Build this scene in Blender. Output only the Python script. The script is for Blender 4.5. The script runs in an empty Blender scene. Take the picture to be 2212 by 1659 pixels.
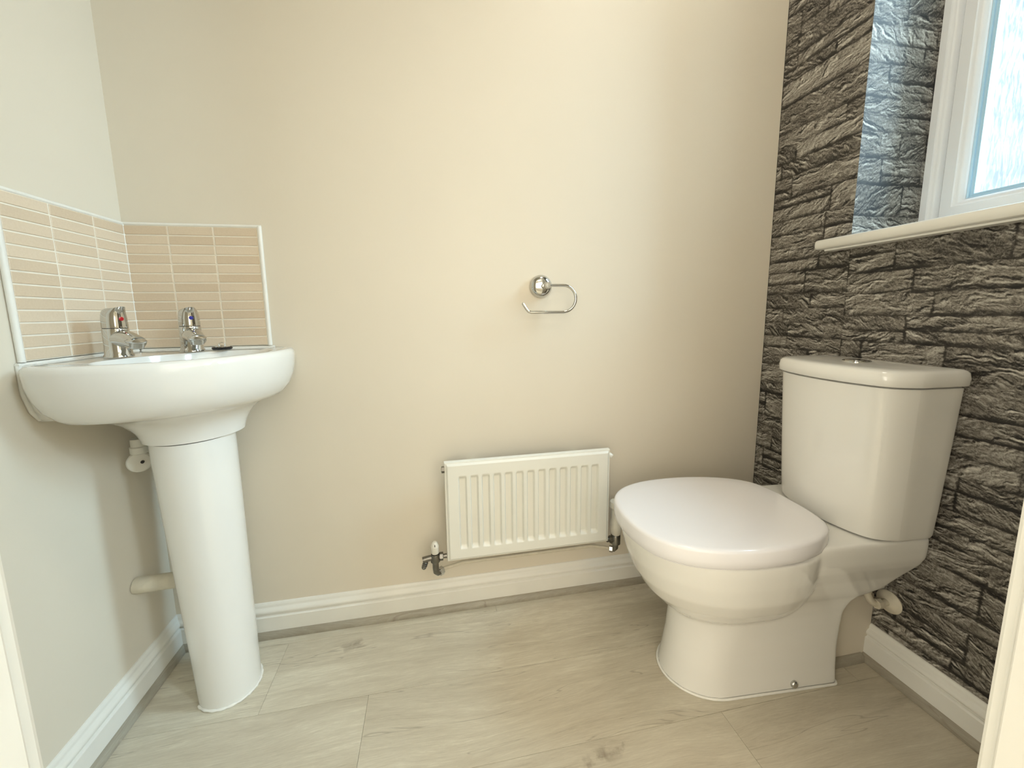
import bpy, bmesh, math, random
from mathutils import Vector, Matrix
S = bpy.context.scene
COL = S.collection
PI = math.pi
random.seed(7)

# ------------------------------------------------------------------ camera
W = 1.844          # room length (x); left wall x=0, back wall y=0, stone wall x=W
YF = -0.87         # room face of the front (door) wall
YH = -0.99         # hall face of the front wall
H = 2.40
cam_d = bpy.data.cameras.new('camera'); cam = bpy.data.objects.new('camera', cam_d); COL.objects.link(cam)
yaw, pitch, roll = 0.1793, -0.1325, -0.0149
fw = Vector((math.sin(yaw)*math.cos(pitch), math.cos(yaw)*math.cos(pitch), math.sin(pitch)))
rt = Vector((math.cos(yaw), -math.sin(yaw), 0)); up = rt.cross(fw)
r2 = rt*math.cos(roll)+up*math.sin(roll); u2 = -rt*math.sin(roll)+up*math.cos(roll)
mw = Matrix((r2, u2, -fw)).transposed().to_4x4(); mw.translation = Vector((0.7351, -1.1213, 0.9223))
cam.matrix_world = mw
cam_d.sensor_width = 36; cam_d.lens = 826.9/2212*36
cam_d.shift_x = (1106-1085)/2212; cam_d.shift_y = (787.2-829.5)/2212
cam_d.clip_start = 0.02
S.camera = cam

# ------------------------------------------------------------------ world, lights, exposure
S.view_settings.view_transform = 'Standard'; S.view_settings.look = 'None'
S.view_settings.gamma = 1; S.view_settings.use_curve_mapping = False
S.view_settings.exposure = 0.75
wd = bpy.data.worlds.new('sky'); S.world = wd; wd.use_nodes = True
wd.node_tree.nodes['Background'].inputs['Color'].default_value = (0.80, 0.92, 1.0, 1)
wd.node_tree.nodes['Background'].inputs['Strength'].default_value = 0.65
def area(name, loc, target, sx, sy, power, color):
    l = bpy.data.lights.new(name, 'AREA'); l.shape = 'RECTANGLE'; l.size = sx; l.size_y = sy
    l.energy = power; l.color = color
    o = bpy.data.objects.new(name, l); COL.objects.link(o); o.location = loc
    o.rotation_euler = (Vector(target)-Vector(loc)).to_track_quat('-Z', 'Y').to_euler()
    return o
area('window_daylight', (3.0, -1.35, 2.50), (1.95, -0.55, 1.70), 2.0, 1.7, 285, (0.68, 0.87, 1.0))
area('ceiling_lamp', (1.35, -0.50, 2.37), (1.35, -0.50, 0), 0.25, 0.25, 2.4, (1.0, 0.93, 0.80))
area('hall_lamp', (0.9, -1.75, 2.36), (0.9, -1.5, 0), 0.7, 0.7, 3, (1.0, 0.92, 0.80))
area('hall_front_fill', (0.80, -2.40, 1.05), (0.85, 0, 0.5), 2.6, 1.9, 16, (1.0, 0.95, 0.86))  # added frontal fill to flatten the room's light; the hall has no window here
area('hall_side_fill', (-0.72, -1.55, 1.05), (1.6, -0.75, 0.4), 1.0, 1.9, 18, (1.0, 0.94, 0.82))  # added fill aimed through the doorway to lift the lower right side

# ------------------------------------------------------------------ material helpers
def s2l(c):
    return tuple(((v/255)/12.92 if v/255 <= 0.04045 else ((v/255+0.055)/1.055)**2.4) for v in c)+(1,)
class NT:
    def __init__(s, name):
        s.m = bpy.data.materials.new(name); s.m.use_nodes = True; s.t = s.m.node_tree
        s.b = s.t.nodes['Principled BSDF']
    def n(s, typ, **kw):
        nd = s.t.nodes.new(typ)
        for k, v in kw.items(): setattr(nd, k, v)
        return nd
    def set(s, nd, **kw):
        for k, v in kw.items(): nd.inputs[k.replace('_', ' ')].default_value = v
        return nd
    def l(s, a, b): s.t.links.new(a, b)
    def math(s, op, a, b=None, c=None, clamp=False):
        nd = s.n('ShaderNodeMath', operation=op, use_clamp=clamp)
        for i, v in enumerate((a, b, c)):
            if v is None: continue
            if isinstance(v, (int, float)): nd.inputs[i].default_value = v
            else: s.l(v, nd.inputs[i])
        return nd.outputs[0]
    def noise(s, vec, scale, detail=4, rough=0.5, dist=0.0):
        nd = s.n('ShaderNodeTexNoise'); nd.inputs['Scale'].default_value = scale
        nd.inputs['Detail'].default_value = detail; nd.inputs['Roughness'].default_value = rough
        nd.inputs['Distortion'].default_value = dist
        if vec is not None: s.l(vec, nd.inputs['Vector'])
        return nd.outputs[0]
    def mapping(s, vec, scale=(1, 1, 1), loc=(0, 0, 0), rot=(0, 0, 0)):
        nd = s.n('ShaderNodeMapping'); nd.inputs['Scale'].default_value = scale
        nd.inputs['Location'].default_value = loc; nd.inputs['Rotation'].default_value = rot
        s.l(vec, nd.inputs['Vector']); return nd.outputs[0]
    def ramp(s, fac, stops):
        nd = s.n('ShaderNodeValToRGB'); e = nd.color_ramp.elements
        while len(e) < len(stops): e.new(0.5)
        for i, (p, c) in enumerate(stops): e[i].position = p; e[i].color = c
        s.l(fac, nd.inputs['Fac']); return nd.outputs['Color']
    def mix(s, fac, a, b, typ='MIX'):
        nd = s.n('ShaderNodeMix', data_type='RGBA', blend_type=typ)
        for i, v in ((0, fac), (6, a), (7, b)):
            if isinstance(v, (int, float)): nd.inputs[i].default_value = v
            elif isinstance(v, tuple): nd.inputs[i].default_value = v
            else: s.l(v, nd.inputs[i])
        return nd.outputs[2]
    def bump(s, h, strength, dist):
        nd = s.n('ShaderNodeBump'); nd.inputs['Strength'].default_value = strength; nd.inputs['Distance'].default_value = dist
        s.l(h, nd.inputs['Height']); s.l(nd.outputs[0], s.b.inputs['Normal'])
    def pos(s):
        return s.n('ShaderNodeNewGeometry').outputs['Position']

def plain(name, rgb, rough=0.5, metal=0.0, coat=0.0, var=0.03, nscale=9, bumpv=0.0, bscale=300, spec=0.5):
    t = NT(name); c = s2l(rgb)
    f = t.noise(t.pos(), nscale, 3)
    lo = tuple(v*(1-var) for v in c[:3])+(1,); hi = tuple(min(1, v*(1+var)) for v in c[:3])+(1,)
    t.l(t.ramp(f, [(0.3, lo), (0.7, hi)]), t.b.inputs['Base Color'])
    t.set(t.b, Roughness=rough, Metallic=metal); t.b.inputs['Coat Weight'].default_value = coat
    t.b.inputs['Coat Roughness'].default_value = 0.06
    t.b.inputs['Specular IOR Level'].default_value = spec
    if bumpv: t.bump(t.noise(t.pos(), bscale, 2), bumpv, 0.0005)
    return t.m
M = {}
M['wall'] = plain('magnolia_paint', (227, 218, 201), 0.55, var=0.015, nscale=2.5, bumpv=0.12, bscale=220)
M['ceiling'] = plain('ceiling_paint', (236, 232, 222), 0.8)
M['gloss'] = plain('white_gloss_paint', (236, 234, 226), 0.28, var=0.02, nscale=14, bumpv=0.08, bscale=60)
M['ceramic'] = plain('vitreous_china', (236, 234, 228), 0.07, coat=0.3, var=0.008, nscale=3)
M['seat'] = plain('seat_plastic', (238, 236, 238), 0.10, var=0.006, nscale=3)
M['chrome'] = plain('chrome', (205, 205, 202), 0.07, metal=1.0, var=0.03, nscale=40)
M['nickel'] = plain('nickel', (128, 126, 120), 0.28, metal=1.0, var=0.12, nscale=90)
M['rad'] = plain('radiator_enamel', (234, 233, 224), 0.25, var=0.01)
M['plastic'] = plain('white_plastic', (228, 224, 212), 0.35, var=0.03, nscale=30)
M['pipe'] = plain('painted_pipe', (216, 208, 188), 0.5, var=0.07, nscale=45, bumpv=0.3, bscale=120)
M['sealant'] = plain('silicone', (238, 236, 228), 0.35, var=0.03, nscale=30)
M['grout'] = plain('grout', (240, 233, 218), 0.8, var=0.03, nscale=50, bumpv=0.3, bscale=500)
M['upvc'] = plain('upvc', (238, 240, 242), 0.25, var=0.01)
M['black'] = plain('black_rubber', (22, 22, 24), 0.4, var=0.1)
M['red'] = plain('red_dot', (178, 18, 28), 0.25, var=0.02)
M['blue'] = plain('blue_dot', (26, 34, 140), 0.25, var=0.02)
M['edge_reflection'] = plain('spacer_painted_reflection', (182, 216, 236), 0.3, var=0.02)  # pale blue is the glass edge's reflection, painted into the strip's colour

def mat_tile():
    t = NT('beige_tile'); oi = t.n('ShaderNodeObjectInfo')
    f = t.noise(t.pos(), 260, 4, 0.7)
    g = t.math('ADD', t.math('MULTIPLY', f, 0.55), t.math('MULTIPLY', oi.outputs['Random'], 0.45))
    t.l(t.ramp(g, [(0.2, s2l((212, 192, 166))), (0.8, s2l((228, 211, 188)))]), t.b.inputs['Base Color'])
    t.set(t.b, Roughness=0.42); t.bump(f, 0.25, 0.0006); return t.m
M['tile'] = mat_tile()

def mat_wood(name, rot=0.0, dark=1.0):
    t = NT(name); p = t.n('ShaderNodeTexCoord').outputs['Object']
    if rot: p = t.mapping(p, rot=(0, 0, rot))
    oi = t.n('ShaderNodeObjectInfo').outputs['Random']
    cmb = t.n('ShaderNodeCombineXYZ')
    t.l(t.math('MULTIPLY', oi, 17.0), cmb.inputs[0]); t.l(t.math('MULTIPLY', oi, 9.0), cmb.inputs[1])
    ad = t.n('ShaderNodeVectorMath', operation='ADD'); t.l(p, ad.inputs[0]); t.l(cmb.outputs[0], ad.inputs[1])
    v = ad.outputs[0]
    warp = t.noise(t.mapping(v, (1.6, 5, 1)), 1.0, 2)
    wv = t.n('ShaderNodeVectorMath', operation='ADD'); cw = t.n('ShaderNodeCombineXYZ')
    t.l(t.math('MULTIPLY', warp, 0.10), cw.inputs[1]); t.l(v, wv.inputs[0]); t.l(cw.outputs[0], wv.inputs[1])
    grain = t.noise(t.mapping(wv.outputs[0], (5, 60, 8)), 1.0, 8, 0.68, 0.4)
    fine = t.noise(t.mapping(wv.outputs[0], (26, 420, 20)), 1.0, 6, 0.78)
    broad = t.noise(t.mapping(v, (2.2, 9, 1)), 1.0, 3, 0.55)
    g = t.math('ADD', t.math('ADD', t.math('MULTIPLY', grain, 0.40), t.math('MULTIPLY', fine, 0.46)), t.math('MULTIPLY', broad, 0.40))
    g = t.math('ADD', g, t.math('MULTIPLY', t.math('SUBTRACT', oi, 0.5), 0.10))
    k = dark
    c = t.ramp(g, [(0.40, s2l((164*k, 154*k, 134*k))), (0.54, s2l((190*k, 180*k, 160*k))), (0.66, s2l((203*k, 194*k, 174*k))), (0.80, s2l((224*k, 217*k, 198*k)))])
    # knots: sparse round dark eyes with a softer halo
    vo = t.n('ShaderNodeTexVoronoi'); vo.inputs['Scale'].default_value = 1.0
    kn = t.noise(v, 40, 3)
    kv = t.n('ShaderNodeVectorMath', operation='ADD'); kc = t.n('ShaderNodeCombineXYZ')
    t.l(t.math('MULTIPLY', kn, 0.5), kc.inputs[0]); t.l(t.math('MULTIPLY', kn, 0.3), kc.inputs[1])
    t.l(t.mapping(v, (3.1, 6.5, 0.01)), kv.inputs[0]); t.l(kc.outputs[0], kv.inputs[1]); t.l(kv.outputs[0], vo.inputs['Vector'])
    eye = t.math('SUBTRACT', 1.0, t.math('DIVIDE', vo.outputs['Distance'], 0.13), clamp=True)
    c = t.mix(t.math('MULTIPLY', eye, 0.62), c, s2l((108, 90, 72)))
    # fine cracks along the grain
    cr = t.noise(t.mapping(wv.outputs[0], (1.5, 26, 1), (3, 1, 0)), 1.0, 3, 0.5, 0.3)
    crk = t.math('SUBTRACT', 1.0, t.math('MULTIPLY', t.math('ABSOLUTE', t.math('SUBTRACT', cr, 0.63)), 150), clamp=True)
    c = t.mix(t.math('MULTIPLY', crk, 0.38), c, s2l((112, 98, 82)))
    # pale rubbed flecks
    fl = t.noise(t.mapping(v, (30, 95, 1)), 1.0, 3, 0.8)
    flk = t.math('MULTIPLY', t.math('SUBTRACT', fl, 0.64), 7.0, clamp=True)
    c = t.mix(t.math('MULTIPLY', flk, 0.35), c, s2l((224, 217, 198)))
    t.l(c, t.b.inputs['Base Color'])
    t.set(t.b, Roughness=0.42); t.bump(g, 0.18, 0.001); return t.m
M['wood'] = mat_wood('greige_wood_vinyl')
M['bead'] = mat_wood('greige_wood_beading', dark=0.80)
M['bead_y'] = mat_wood('greige_wood_beading_side', rot=PI/2, dark=0.80)

def mat_stone():
    # flat wallpaper print of stacked dark stone: the print's own drawn relief, on a smooth sheet
    t = NT('stone_print_wallpaper')
    uv = t.n('ShaderNodeUVMap', uv_map='cell').outputs[0]
    sx = t.n('ShaderNodeSeparateXYZ'); t.l(uv, sx.inputs[0])
    at = t.n('ShaderNodeAttribute', attribute_name='stone'); sc = t.n('ShaderNodeSeparateColor'); t.l(at.outputs['Color'], sc.inputs[0])
    p2 = t.n('ShaderNodeUVMap', uv_map='sheet').outputs[0]      # metres along the sheet, metres up
    rnd = sc.outputs[2]
    ln = sc.outputs[0]; ht = sc.outputs[1]
    # offset per stone so the strata break at the joints
    off = t.n('ShaderNodeCombineXYZ'); t.l(t.math('MULTIPLY', rnd, 3.7), off.inputs[0]); t.l(t.math('MULTIPLY', rnd, 1.9), off.inputs[2])
    v3 = t.n('ShaderNodeVectorMath', operation='ADD'); t.l(p2, v3.inputs[0]); t.l(off.outputs[0], v3.inputs[1])
    rot = t.n('ShaderNodeVectorRotate', rotation_type='Z_AXIS')
    t.l(v3.outputs[0], rot.inputs['Vector']); t.l(t.math('MULTIPLY', t.math('SUBTRACT', rnd, 0.5), 1.1), rot.inputs['Angle'])
    v = rot.outputs[0]
    wn = t.noise(v, 14, 4, 0.6)
    wa = t.n('ShaderNodeVectorMath', operation='ADD'); wc = t.n('ShaderNodeCombineXYZ')
    t.l(t.math('MULTIPLY', wn, 0.035), wc.inputs[1]); t.l(t.math('MULTIPLY', wn, 0.05), wc.inputs[0])
    t.l(v, wa.inputs[0]); t.l(wc.outputs[0], wa.inputs[1]); vv = wa.outputs[0]
    def height(vec):
        a = t.noise(t.mapping(vec, (13, 34, 1)), 1.0, 7, 0.60, 1.1)
        b = t.noise(t.mapping(vec, (70, 115, 1)), 1.0, 6, 0.72, 0.6)
        rid = t.math('ABSOLUTE', t.math('SUBTRACT', a, 0.5))
        return t.math('ADD', t.math('ADD', t.math('MULTIPLY', rid, -1.3), t.math('MULTIPLY', a, 0.9)), t.math('MULTIPLY', b, 0.62))
    h0 = height(vv); sh = t.mapping(vv, (1, 1, 1), (0.0016, 0.0040, 0)); h1 = height(sh)
    emb = t.math('MULTIPLY', t.math('SUBTRACT', h0, h1), 1.35)
    shade = t.math('MULTIPLY', t.math('SUBTRACT', t.noise(t.mapping(vv, (9, 24, 1), (4, 2, 0)), 1.0, 4, 0.6, 0.8), 0.5), 0.55)
    emb = t.math('ADD', emb, shade)
    # joint distance in metres, ragged
    jn = t.math('MULTIPLY', t.math('SUBTRACT', t.noise(t.mapping(p2, (38, 60, 1)), 1.0, 4, 0.65), 0.5), 0.016)
    def edge(f, l):
        return t.math('MULTIPLY', f, l)
    du = t.math('MULTIPLY', t.math('MINIMUM', sx.outputs[0], t.math('SUBTRACT', 1.0, sx.outputs[0])), ln)
    dlow = t.math('MULTIPLY', sx.outputs[1], ht); dtop = t.math('MULTIPLY', t.math('SUBTRACT', 1.0, sx.outputs[1]), ht)
    def soft(d, w): return t.math('DIVIDE', t.math('ADD', d, jn), w, clamp=True)
    j = t.math('MULTIPLY', t.math('MULTIPLY', soft(du, 0.004), soft(dlow, 0.012)), soft(dtop, 0.0030))
    gm = t.math('MULTIPLY', t.math('SUBTRACT', t.noise(t.mapping(p2, (6, 15, 1), (7, 3, 0)), 1.0, 3, 0.6), 0.38), 4.0, clamp=True)
    j = t.math('ADD', j, t.math('MULTIPLY', t.math('SUBTRACT', 1.0, j), t.math('MULTIPLY', t.math('SUBTRACT', 1.0, gm), 0.75)))
    tone = t.math('ADD', t.math('MULTIPLY', rnd, 0.20), t.math('MULTIPLY', t.noise(t.mapping(p2, (7, 20, 1)), 1.0, 3), 0.25))
    fine = t.math('MULTIPLY', t.math('SUBTRACT', t.noise(vv, 300, 4, 0.75), 0.5), 0.75)
    val = t.math('ADD', t.math('ADD', emb, 0.30), t.math('ADD', t.math('MULTIPLY', tone, 0.7), fine))
    val = t.math('MULTIPLY', val, t.math('ADD', t.math('MULTIPLY', j, 0.93), 0.07))
    c = t.ramp(val, [(0.0, s2l((15, 14, 14))), (0.25, s2l((56, 52, 48))), (0.47, s2l((124, 118, 109))), (0.72, s2l((182, 177, 167))), (1.0, s2l((222, 218, 208)))])
    t.l(c, t.b.inputs['Base Color']); t.set(t.b, Roughness=0.55); t.b.inputs['Specular IOR Level'].default_value = 0.35
    return t.m
M['stone'] = mat_stone()

def mat_glass():
    t = NT('obscured_glass'); out = t.t.nodes['Material Output']
    tr = t.n('ShaderNodeBsdfTransparent'); tr.inputs['Color'].default_value = (0.90, 0.97, 1.0, 1)
    tl = t.n('ShaderNodeBsdfTranslucent'); tl.inputs['Color'].default_value = (0.86, 0.96, 1.0, 1)
    gl = t.n('ShaderNodeBsdfGlossy'); gl.inputs['Roughness'].default_value = 0.12
    bn = t.n('ShaderNodeBump'); bn.inputs['Strength'].default_value = 0.7; bn.inputs['Distance'].default_value = 0.003
    t.l(t.noise(t.mapping(t.pos(), (1, 190, 28)), 1.0, 3, 0.6, 0.8), bn.inputs['Height'])
    for nd in (tl, gl): t.l(bn.outputs[0], nd.inputs['Normal'])
    m1 = t.n('ShaderNodeMixShader')
    fac = t.math("ADD", t.math("MULTIPLY", t.noise(t.mapping(t.pos(), (1, 150, 22)), 1.0, 3, 0.6, 0.8), 1.3), -0.58, clamp=True)
    t.l(fac, m1.inputs[0]); t.l(tr.outputs[0], m1.inputs[1]); t.l(tl.outputs[0], m1.inputs[2])
    m2 = t.n('ShaderNodeMixShader'); m2.inputs[0].default_value = 0.06
    t.l(m1.outputs[0], m2.inputs[1]); t.l(gl.outputs[0], m2.inputs[2]); t.l(m2.outputs[0], out.inputs['Surface'])
    return t.m
M['glass'] = mat_glass()

# ------------------------------------------------------------------ mesh helpers
def empty(name, loc, label, cat, rz=0, group=None):
    o = bpy.data.objects.new(name, None); COL.objects.link(o); o.location = loc; o.rotation_euler = (0, 0, rz)
    o.empty_display_size = 0.05
    o['label'] = label; o['category'] = cat
    if group: o['group'] = group
    return o
def tag(o, label, cat, group=None):
    o['label'] = label; o['category'] = cat
    if group: o['group'] = group
    return o
def obj(name, bm, mat, parent=None, smooth=None, label=None, world=True):
    """world=True: bm is in world coords and is moved into the parent's frame."""
    bmesh.ops.recalc_face_normals(bm, faces=bm.faces[:])
    me = bpy.data.meshes.new(name); bm.to_mesh(me); bm.free()
    o = bpy.data.objects.new(name, me); COL.objects.link(o); me.materials.append(M[mat] if isinstance(mat, str) else mat)
    if parent is not None:
        o.parent = parent
        if world:
            pm = chain(parent).inverted(); me.transform(pm)
    if smooth is not None:
        for p in me.polygons: p.use_smooth = True
        me.set_sharp_from_angle(angle=math.radians(smooth))
    if label: o['label'] = label
    return o
def chain(o):
    m = Matrix.Translation(o.location) @ o.rotation_euler.to_matrix().to_4x4()
    return chain(o.parent) @ m if o.parent else m
def struct(o): o['kind'] = 'structure'; return o
def box(bm, x0, x1, y0, y1, z0, z1, bev=0.0, seg=2):
    r = bmesh.ops.create_cube(bm, size=1)['verts']
    for v in r: v.co = Vector(((x0+x1)/2+v.co.x*(x1-x0), (y0+y1)/2+v.co.y*(y1-y0), (z0+z1)/2+v.co.z*(z1-z0)))
    if bev:
        es = list({e for v in r for e in v.link_edges})
        bmesh.ops.bevel(bm, geom=es, offset=bev, segments=seg, affect='EDGES', profile=0.5)
def bx(*a, **k):
    bm = bmesh.new(); box(bm, *a, **k); return bm
def frame_of(d):
    d = Vector(d).normalized(); q = d.to_track_quat('Z', 'Y'); return q.to_matrix()
def lathe(bm, base, axis, prof, n=28):
    """prof: list of (r, h) along axis from base."""
    R = frame_of(axis); base = Vector(base); rings = []
    for r, h in prof:
        if r < 1e-6: rings.append([bm.verts.new(base+R@Vector((0, 0, h)))])
        else: rings.append([bm.verts.new(base+R@Vector((r*math.cos(2*PI*i/n), r*math.sin(2*PI*i/n), h))) for i in range(n)])
    for a, b in zip(rings, rings[1:]):
        if len(a) == 1 and len(b) == 1: continue
        for i in range(n):
            k = (i+1) % n
            if len(a) == 1: bm.faces.new((a[0], b[i], b[k]))
            elif len(b) == 1: bm.faces.new((a[i], a[k], b[0]))
            else: bm.faces.new((a[i], a[k], b[k], b[i]))
    if len(rings[0]) > 1: bm.faces.new(rings[0][::-1])
    if len(rings[-1]) > 1: bm.faces.new(rings[-1])
def tube(bm, pts, r, n=14, closed=False, radii=None):
    pts = [Vector(p) for p in pts]; rings = []
    N = len(pts); prev = None
    for i, p in enumerate(pts):
        a = pts[i-1] if (i > 0 or closed) else p; b = pts[(i+1) % N] if (i < N-1 or closed) else p
        d = (b-a).normalized()
        if prev is None:
            x = d.orthogonal().normalized()
        else:
            x = (prev - d*prev.dot(d)).normalized()
        prev = x; y = d.cross(x); rr = radii[i] if radii else r
        rings.append([bm.verts.new(p+(x*math.cos(2*PI*k/n)+y*math.sin(2*PI*k/n))*rr) for k in range(n)])
    for i in range(N if closed else N-1):
        a = rings[i]; b = rings[(i+1) % N]
        for k in range(n): bm.faces.new((a[k], a[(k+1) % n], b[(k+1) % n], b[k]))
    if not closed: bm.faces.new(rings[0][::-1]); bm.faces.new(rings[-1])
def catmull(P, sub=8, closed=False):
    out = []; n = len(P)
    for i in range(n if closed else n-1):
        g = lambda k: P[k % n] if closed else P[min(max(k, 0), n-1)]
        p0, p1, p2, p3 = g(i-1), g(i), g(i+1), g(i+2)
        for s in range(sub):
            t = s/sub
            out.append(tuple(0.5*((2*b)+(-a+c)*t+(2*a-5*b+4*c-d)*t*t+(-a+3*b-3*c+d)*t**3) for a, b, c, d in zip(p0, p1, p2, p3)))
    if not closed: out.append(tuple(P[-1]))
    return out
def polar_ring(poly, c, N, a0=0.0):
    """resample a star-shaped closed 2-D polygon by angle about c."""
    res = []
    m = len(poly)
    for i in range(N):
        th = a0+2*PI*i/N; dx, dy = math.cos(th), math.sin(th); best = None
        for k in range(m):
            ax, ay = poly[k][0]-c[0], poly[k][1]-c[1]; bx_, by_ = poly[(k+1) % m][0]-c[0], poly[(k+1) % m][1]-c[1]
            ex, ey = bx_-ax, by_-ay; den = dx*ey-dy*ex
            if abs(den) < 1e-12: continue
            t = (ax*ey-ay*ex)/den; s = (ax*dy-ay*dx)/den
            if t > 0 and -1e-6 <= s <= 1+1e-6 and (best is None or t > best): best = t
        res.append((c[0]+dx*best, c[1]+dy*best))
    return res
def loft(bm, rings, cap0=True, cap1=True):
    """rings: lists of 3-D points, same count."""
    V = [[bm.verts.new(p) for p in r] for r in rings]; n = len(V[0])
    for a, b in zip(V, V[1:]):
        for i in range(n): bm.faces.new((a[i], a[(i+1) % n], b[(i+1) % n], b[i]))
    if cap0: bm.faces.new(V[0][::-1])
    if cap1: bm.faces.new(V[-1])
def extrude_profile(bm, prof, p0, p1, nrm):
    """prof (t out from the wall, z) swept straight from p0 to p1 (2-D floor points); nrm = outward normal."""
    rings = []
    for p in (p0, p1):
        rings.append([bm.verts.new((p[0]+nrm[0]*t, p[1]+nrm[1]*t, z)) for t, z in prof])
    n = len(prof)
    for i in range(n): bm.faces.new((rings[0][i], rings[0][(i+1) % n], rings[1][(i+1) % n], rings[1][i]))
    bm.faces.new(rings[0][::-1]); bm.faces.new(rings[1])

# ------------------------------------------------------------------ room shell
TH = 0.10
DL, DR, DH = 0.480, 1.312, 2.02       # door opening
WY0, WY1, WZ0, WZ1 = -0.800, -0.250, 1.100, 2.14   # window opening in the stone wall
FX = 2.06                              # room face of the window frame
struct(obj('wall_left', bx(-TH, 0, YF, TH, 0, H), 'wall'))
struct(obj('wall_back', bx(0, W, 0, TH, 0, H), 'wall'))
bm = bmesh.new(); box(bm, -TH, DL-0.03, YH, YF, 0, H); box(bm, DR+0.03, W+0.30, YH, YF, 0, H); box(bm, DL-0.03, DR+0.03, YH, YF, DH+0.03, H)
struct(obj('wall_front', bm, 'wall'))
struct(obj('ceiling', bx(-TH, W+0.30, -2.5, TH, H, H+0.1), 'ceiling'))

# stone wall: masonry core behind, papered sheet with each printed stone as a cell
bm = bmesh.new()
CX0, CX1 = W+0.004, W+0.30
box(bm, CX0, CX1, YF, TH, 0, WZ0-0.003); box(bm, CX0, CX1, YF, TH, WZ1+0.004, H)
box(bm, CX0, CX1, WY1+0.004, TH, WZ0-0.002, WZ1+0.004); box(bm, CX0, CX1, YF, WY0-0.004, WZ0-0.002, WZ1+0.004)
core = struct(obj('wall_right', bm, 'wall'))
def stone_sheet(name, regions, to3d, seed):
    """regions: list of (u0,u1,z0,z1) flat areas; cells are coplanar polygons carrying the print's layout."""
    rs = random.Random(seed)
    me = bpy.data.meshes.new(name); verts = []; faces = []; cell = []; sheet = []; att = []
    for (u0, u1, z0, z1) in regions:
        z = z0; courses = []
        while z < z1-1e-6:
            h = rs.choice((0.034, 0.045, 0.055, 0.066, 0.080))
            if z+h > z1-0.02: h = z1-z
            courses.append((z, z+h)); z += h
        for (za, zb) in courses:
            u = u0-rs.random()*0.1; tilt = 0
            while u < u1-1e-6:
                L = rs.uniform(0.08, 0.30)
                a, b = max(u, u0), min(u+L, u1)
                if u1-b < 0.02: b = u1; L = u1-u+1e-5
                if b-a > 0.004:
                    # some courses split a stone in two thin leaves
                    parts = [(za, zb)]
                    if zb-za > 0.060 and rs.random() < 0.45:
                        m = za+(zb-za)*rs.uniform(0.35, 0.65); parts = [(za, m), (m, zb)]
                    for (p, q) in parts:
                        i = len(verts); rv = rs.random()
                        for (uu, zz) in ((a, p), (b, p), (b, q), (a, q)): verts.append(to3d(uu, zz))
                        faces.append((i, i+1, i+2, i+3))
                        cell += [((a-u)/L, 0), ((b-u)/L, 0), ((b-u)/L, 1), ((a-u)/L, 1)]
                        sheet += [(a, p), (b, p), (b, q), (a, q)]
                        att += [(L, q-p, rv, 1)]*4
                u += L
    me.from_pydata(verts, [], faces)
    me.uv_layers.new(name='cell'); me.uv_layers.new(name='sheet')
    me.color_attributes.new('stone', 'FLOAT_COLOR', 'CORNER')
    l1 = me.uv_layers['cell']; l2 = me.uv_layers['sheet']; ca = me.color_attributes['stone']
    for i in range(len(cell)):
        l1.data[i].uv = cell[i]; l2.data[i].uv = sheet[i]; ca.data[i].color = att[i]
    o = bpy.data.objects.new(name, me); COL.objects.link(o); me.materials.append(M['stone']); o.parent = core
    return o
o = stone_sheet('wallpaper', [(WY1, 0.0, 0.0, H), (WY0, WY1, 0.0, WZ0), (WY0, WY1, WZ1, H), (YF, WY0, 0.0, H)],
                lambda u, z: (W, u, z), 3)
o['label'] = 'flat wallpaper printed with dark stacked stone'
o = stone_sheet('wallpaper', [(W, FX+0.03, WZ0, WZ1)], lambda u, z: (u, WY1, z), 11)
o = stone_sheet('wallpaper', [(W, FX+0.03, WZ0, WZ1)], lambda u, z: (u, WY0, z), 12)
o = stone_sheet('wallpaper', [(W, FX+0.03, 0, -WY0+WY1)], lambda u, z: (u, WY0+z, WZ1), 13)

# hall behind the camera
struct(obj('wall_hall_back', bx(-0.9, 2.9, -2.6, -2.5, 0, H), 'wall'))
struct(obj('wall_hall_left', bx(-0.9, -0.8, -2.5, YH, 0, H), 'wall'))
struct(obj('wall_hall_right', bx(2.8, 2.9, -2.5, YH, 0, H), 'wall'))
bm = bx(W+0.30, 2.8, YH, YF, 0, H); box(bm, -0.8, -TH, YH, YF, 0, H)
struct(obj('wall_hall_front', bm, 'wall'))
bm = bx(W+0.30, 2.9, -2.5, YF, H, H+0.1); box(bm, -0.9, -TH, -2.5, YF, H, H+0.1)
struct(obj('ceiling_hall', bm, 'ceiling'))

# floor: base and laid planks (grain along x)
floor = struct(obj('floor', bx(-0.9, 2.9, -2.6, TH, -0.12, -0.0040), 'bead'))
def plank(x0, x1, y0, y1):
    g = 0.00025; bm = bx(x0+g, x1-g, y0+g, y1-g, -0.004, 0.0, bev=0.0004, seg=1)
    o = obj('plank', bm, 'wood', floor); return o
edges_y = [0.0, -0.05, -0.25, -0.45, -0.65, -0.85]
cuts = [[0.9], [0.30, 1.52], [0.548, 1.75], [0.14, 1.36], [0.80]]
for i in range(5):
    xs = [0.0]+cuts[i]+[W]
    for a, b in zip(xs, xs[1:]): plank(a, b, edges_y[i+1], edges_y[i])
y = -0.85
for i in range(6):
    xs = [-0.8, 0.1+0.37*(i % 3), 1.3+0.37*(i % 3), 2.8]
    if i == 0: xs = [DL, DR]
    y1 = y-0.2 if i else -0.99
    for a, b in zip(xs, xs[1:]): plank(a, b, y1, y)
    y = y1

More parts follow.
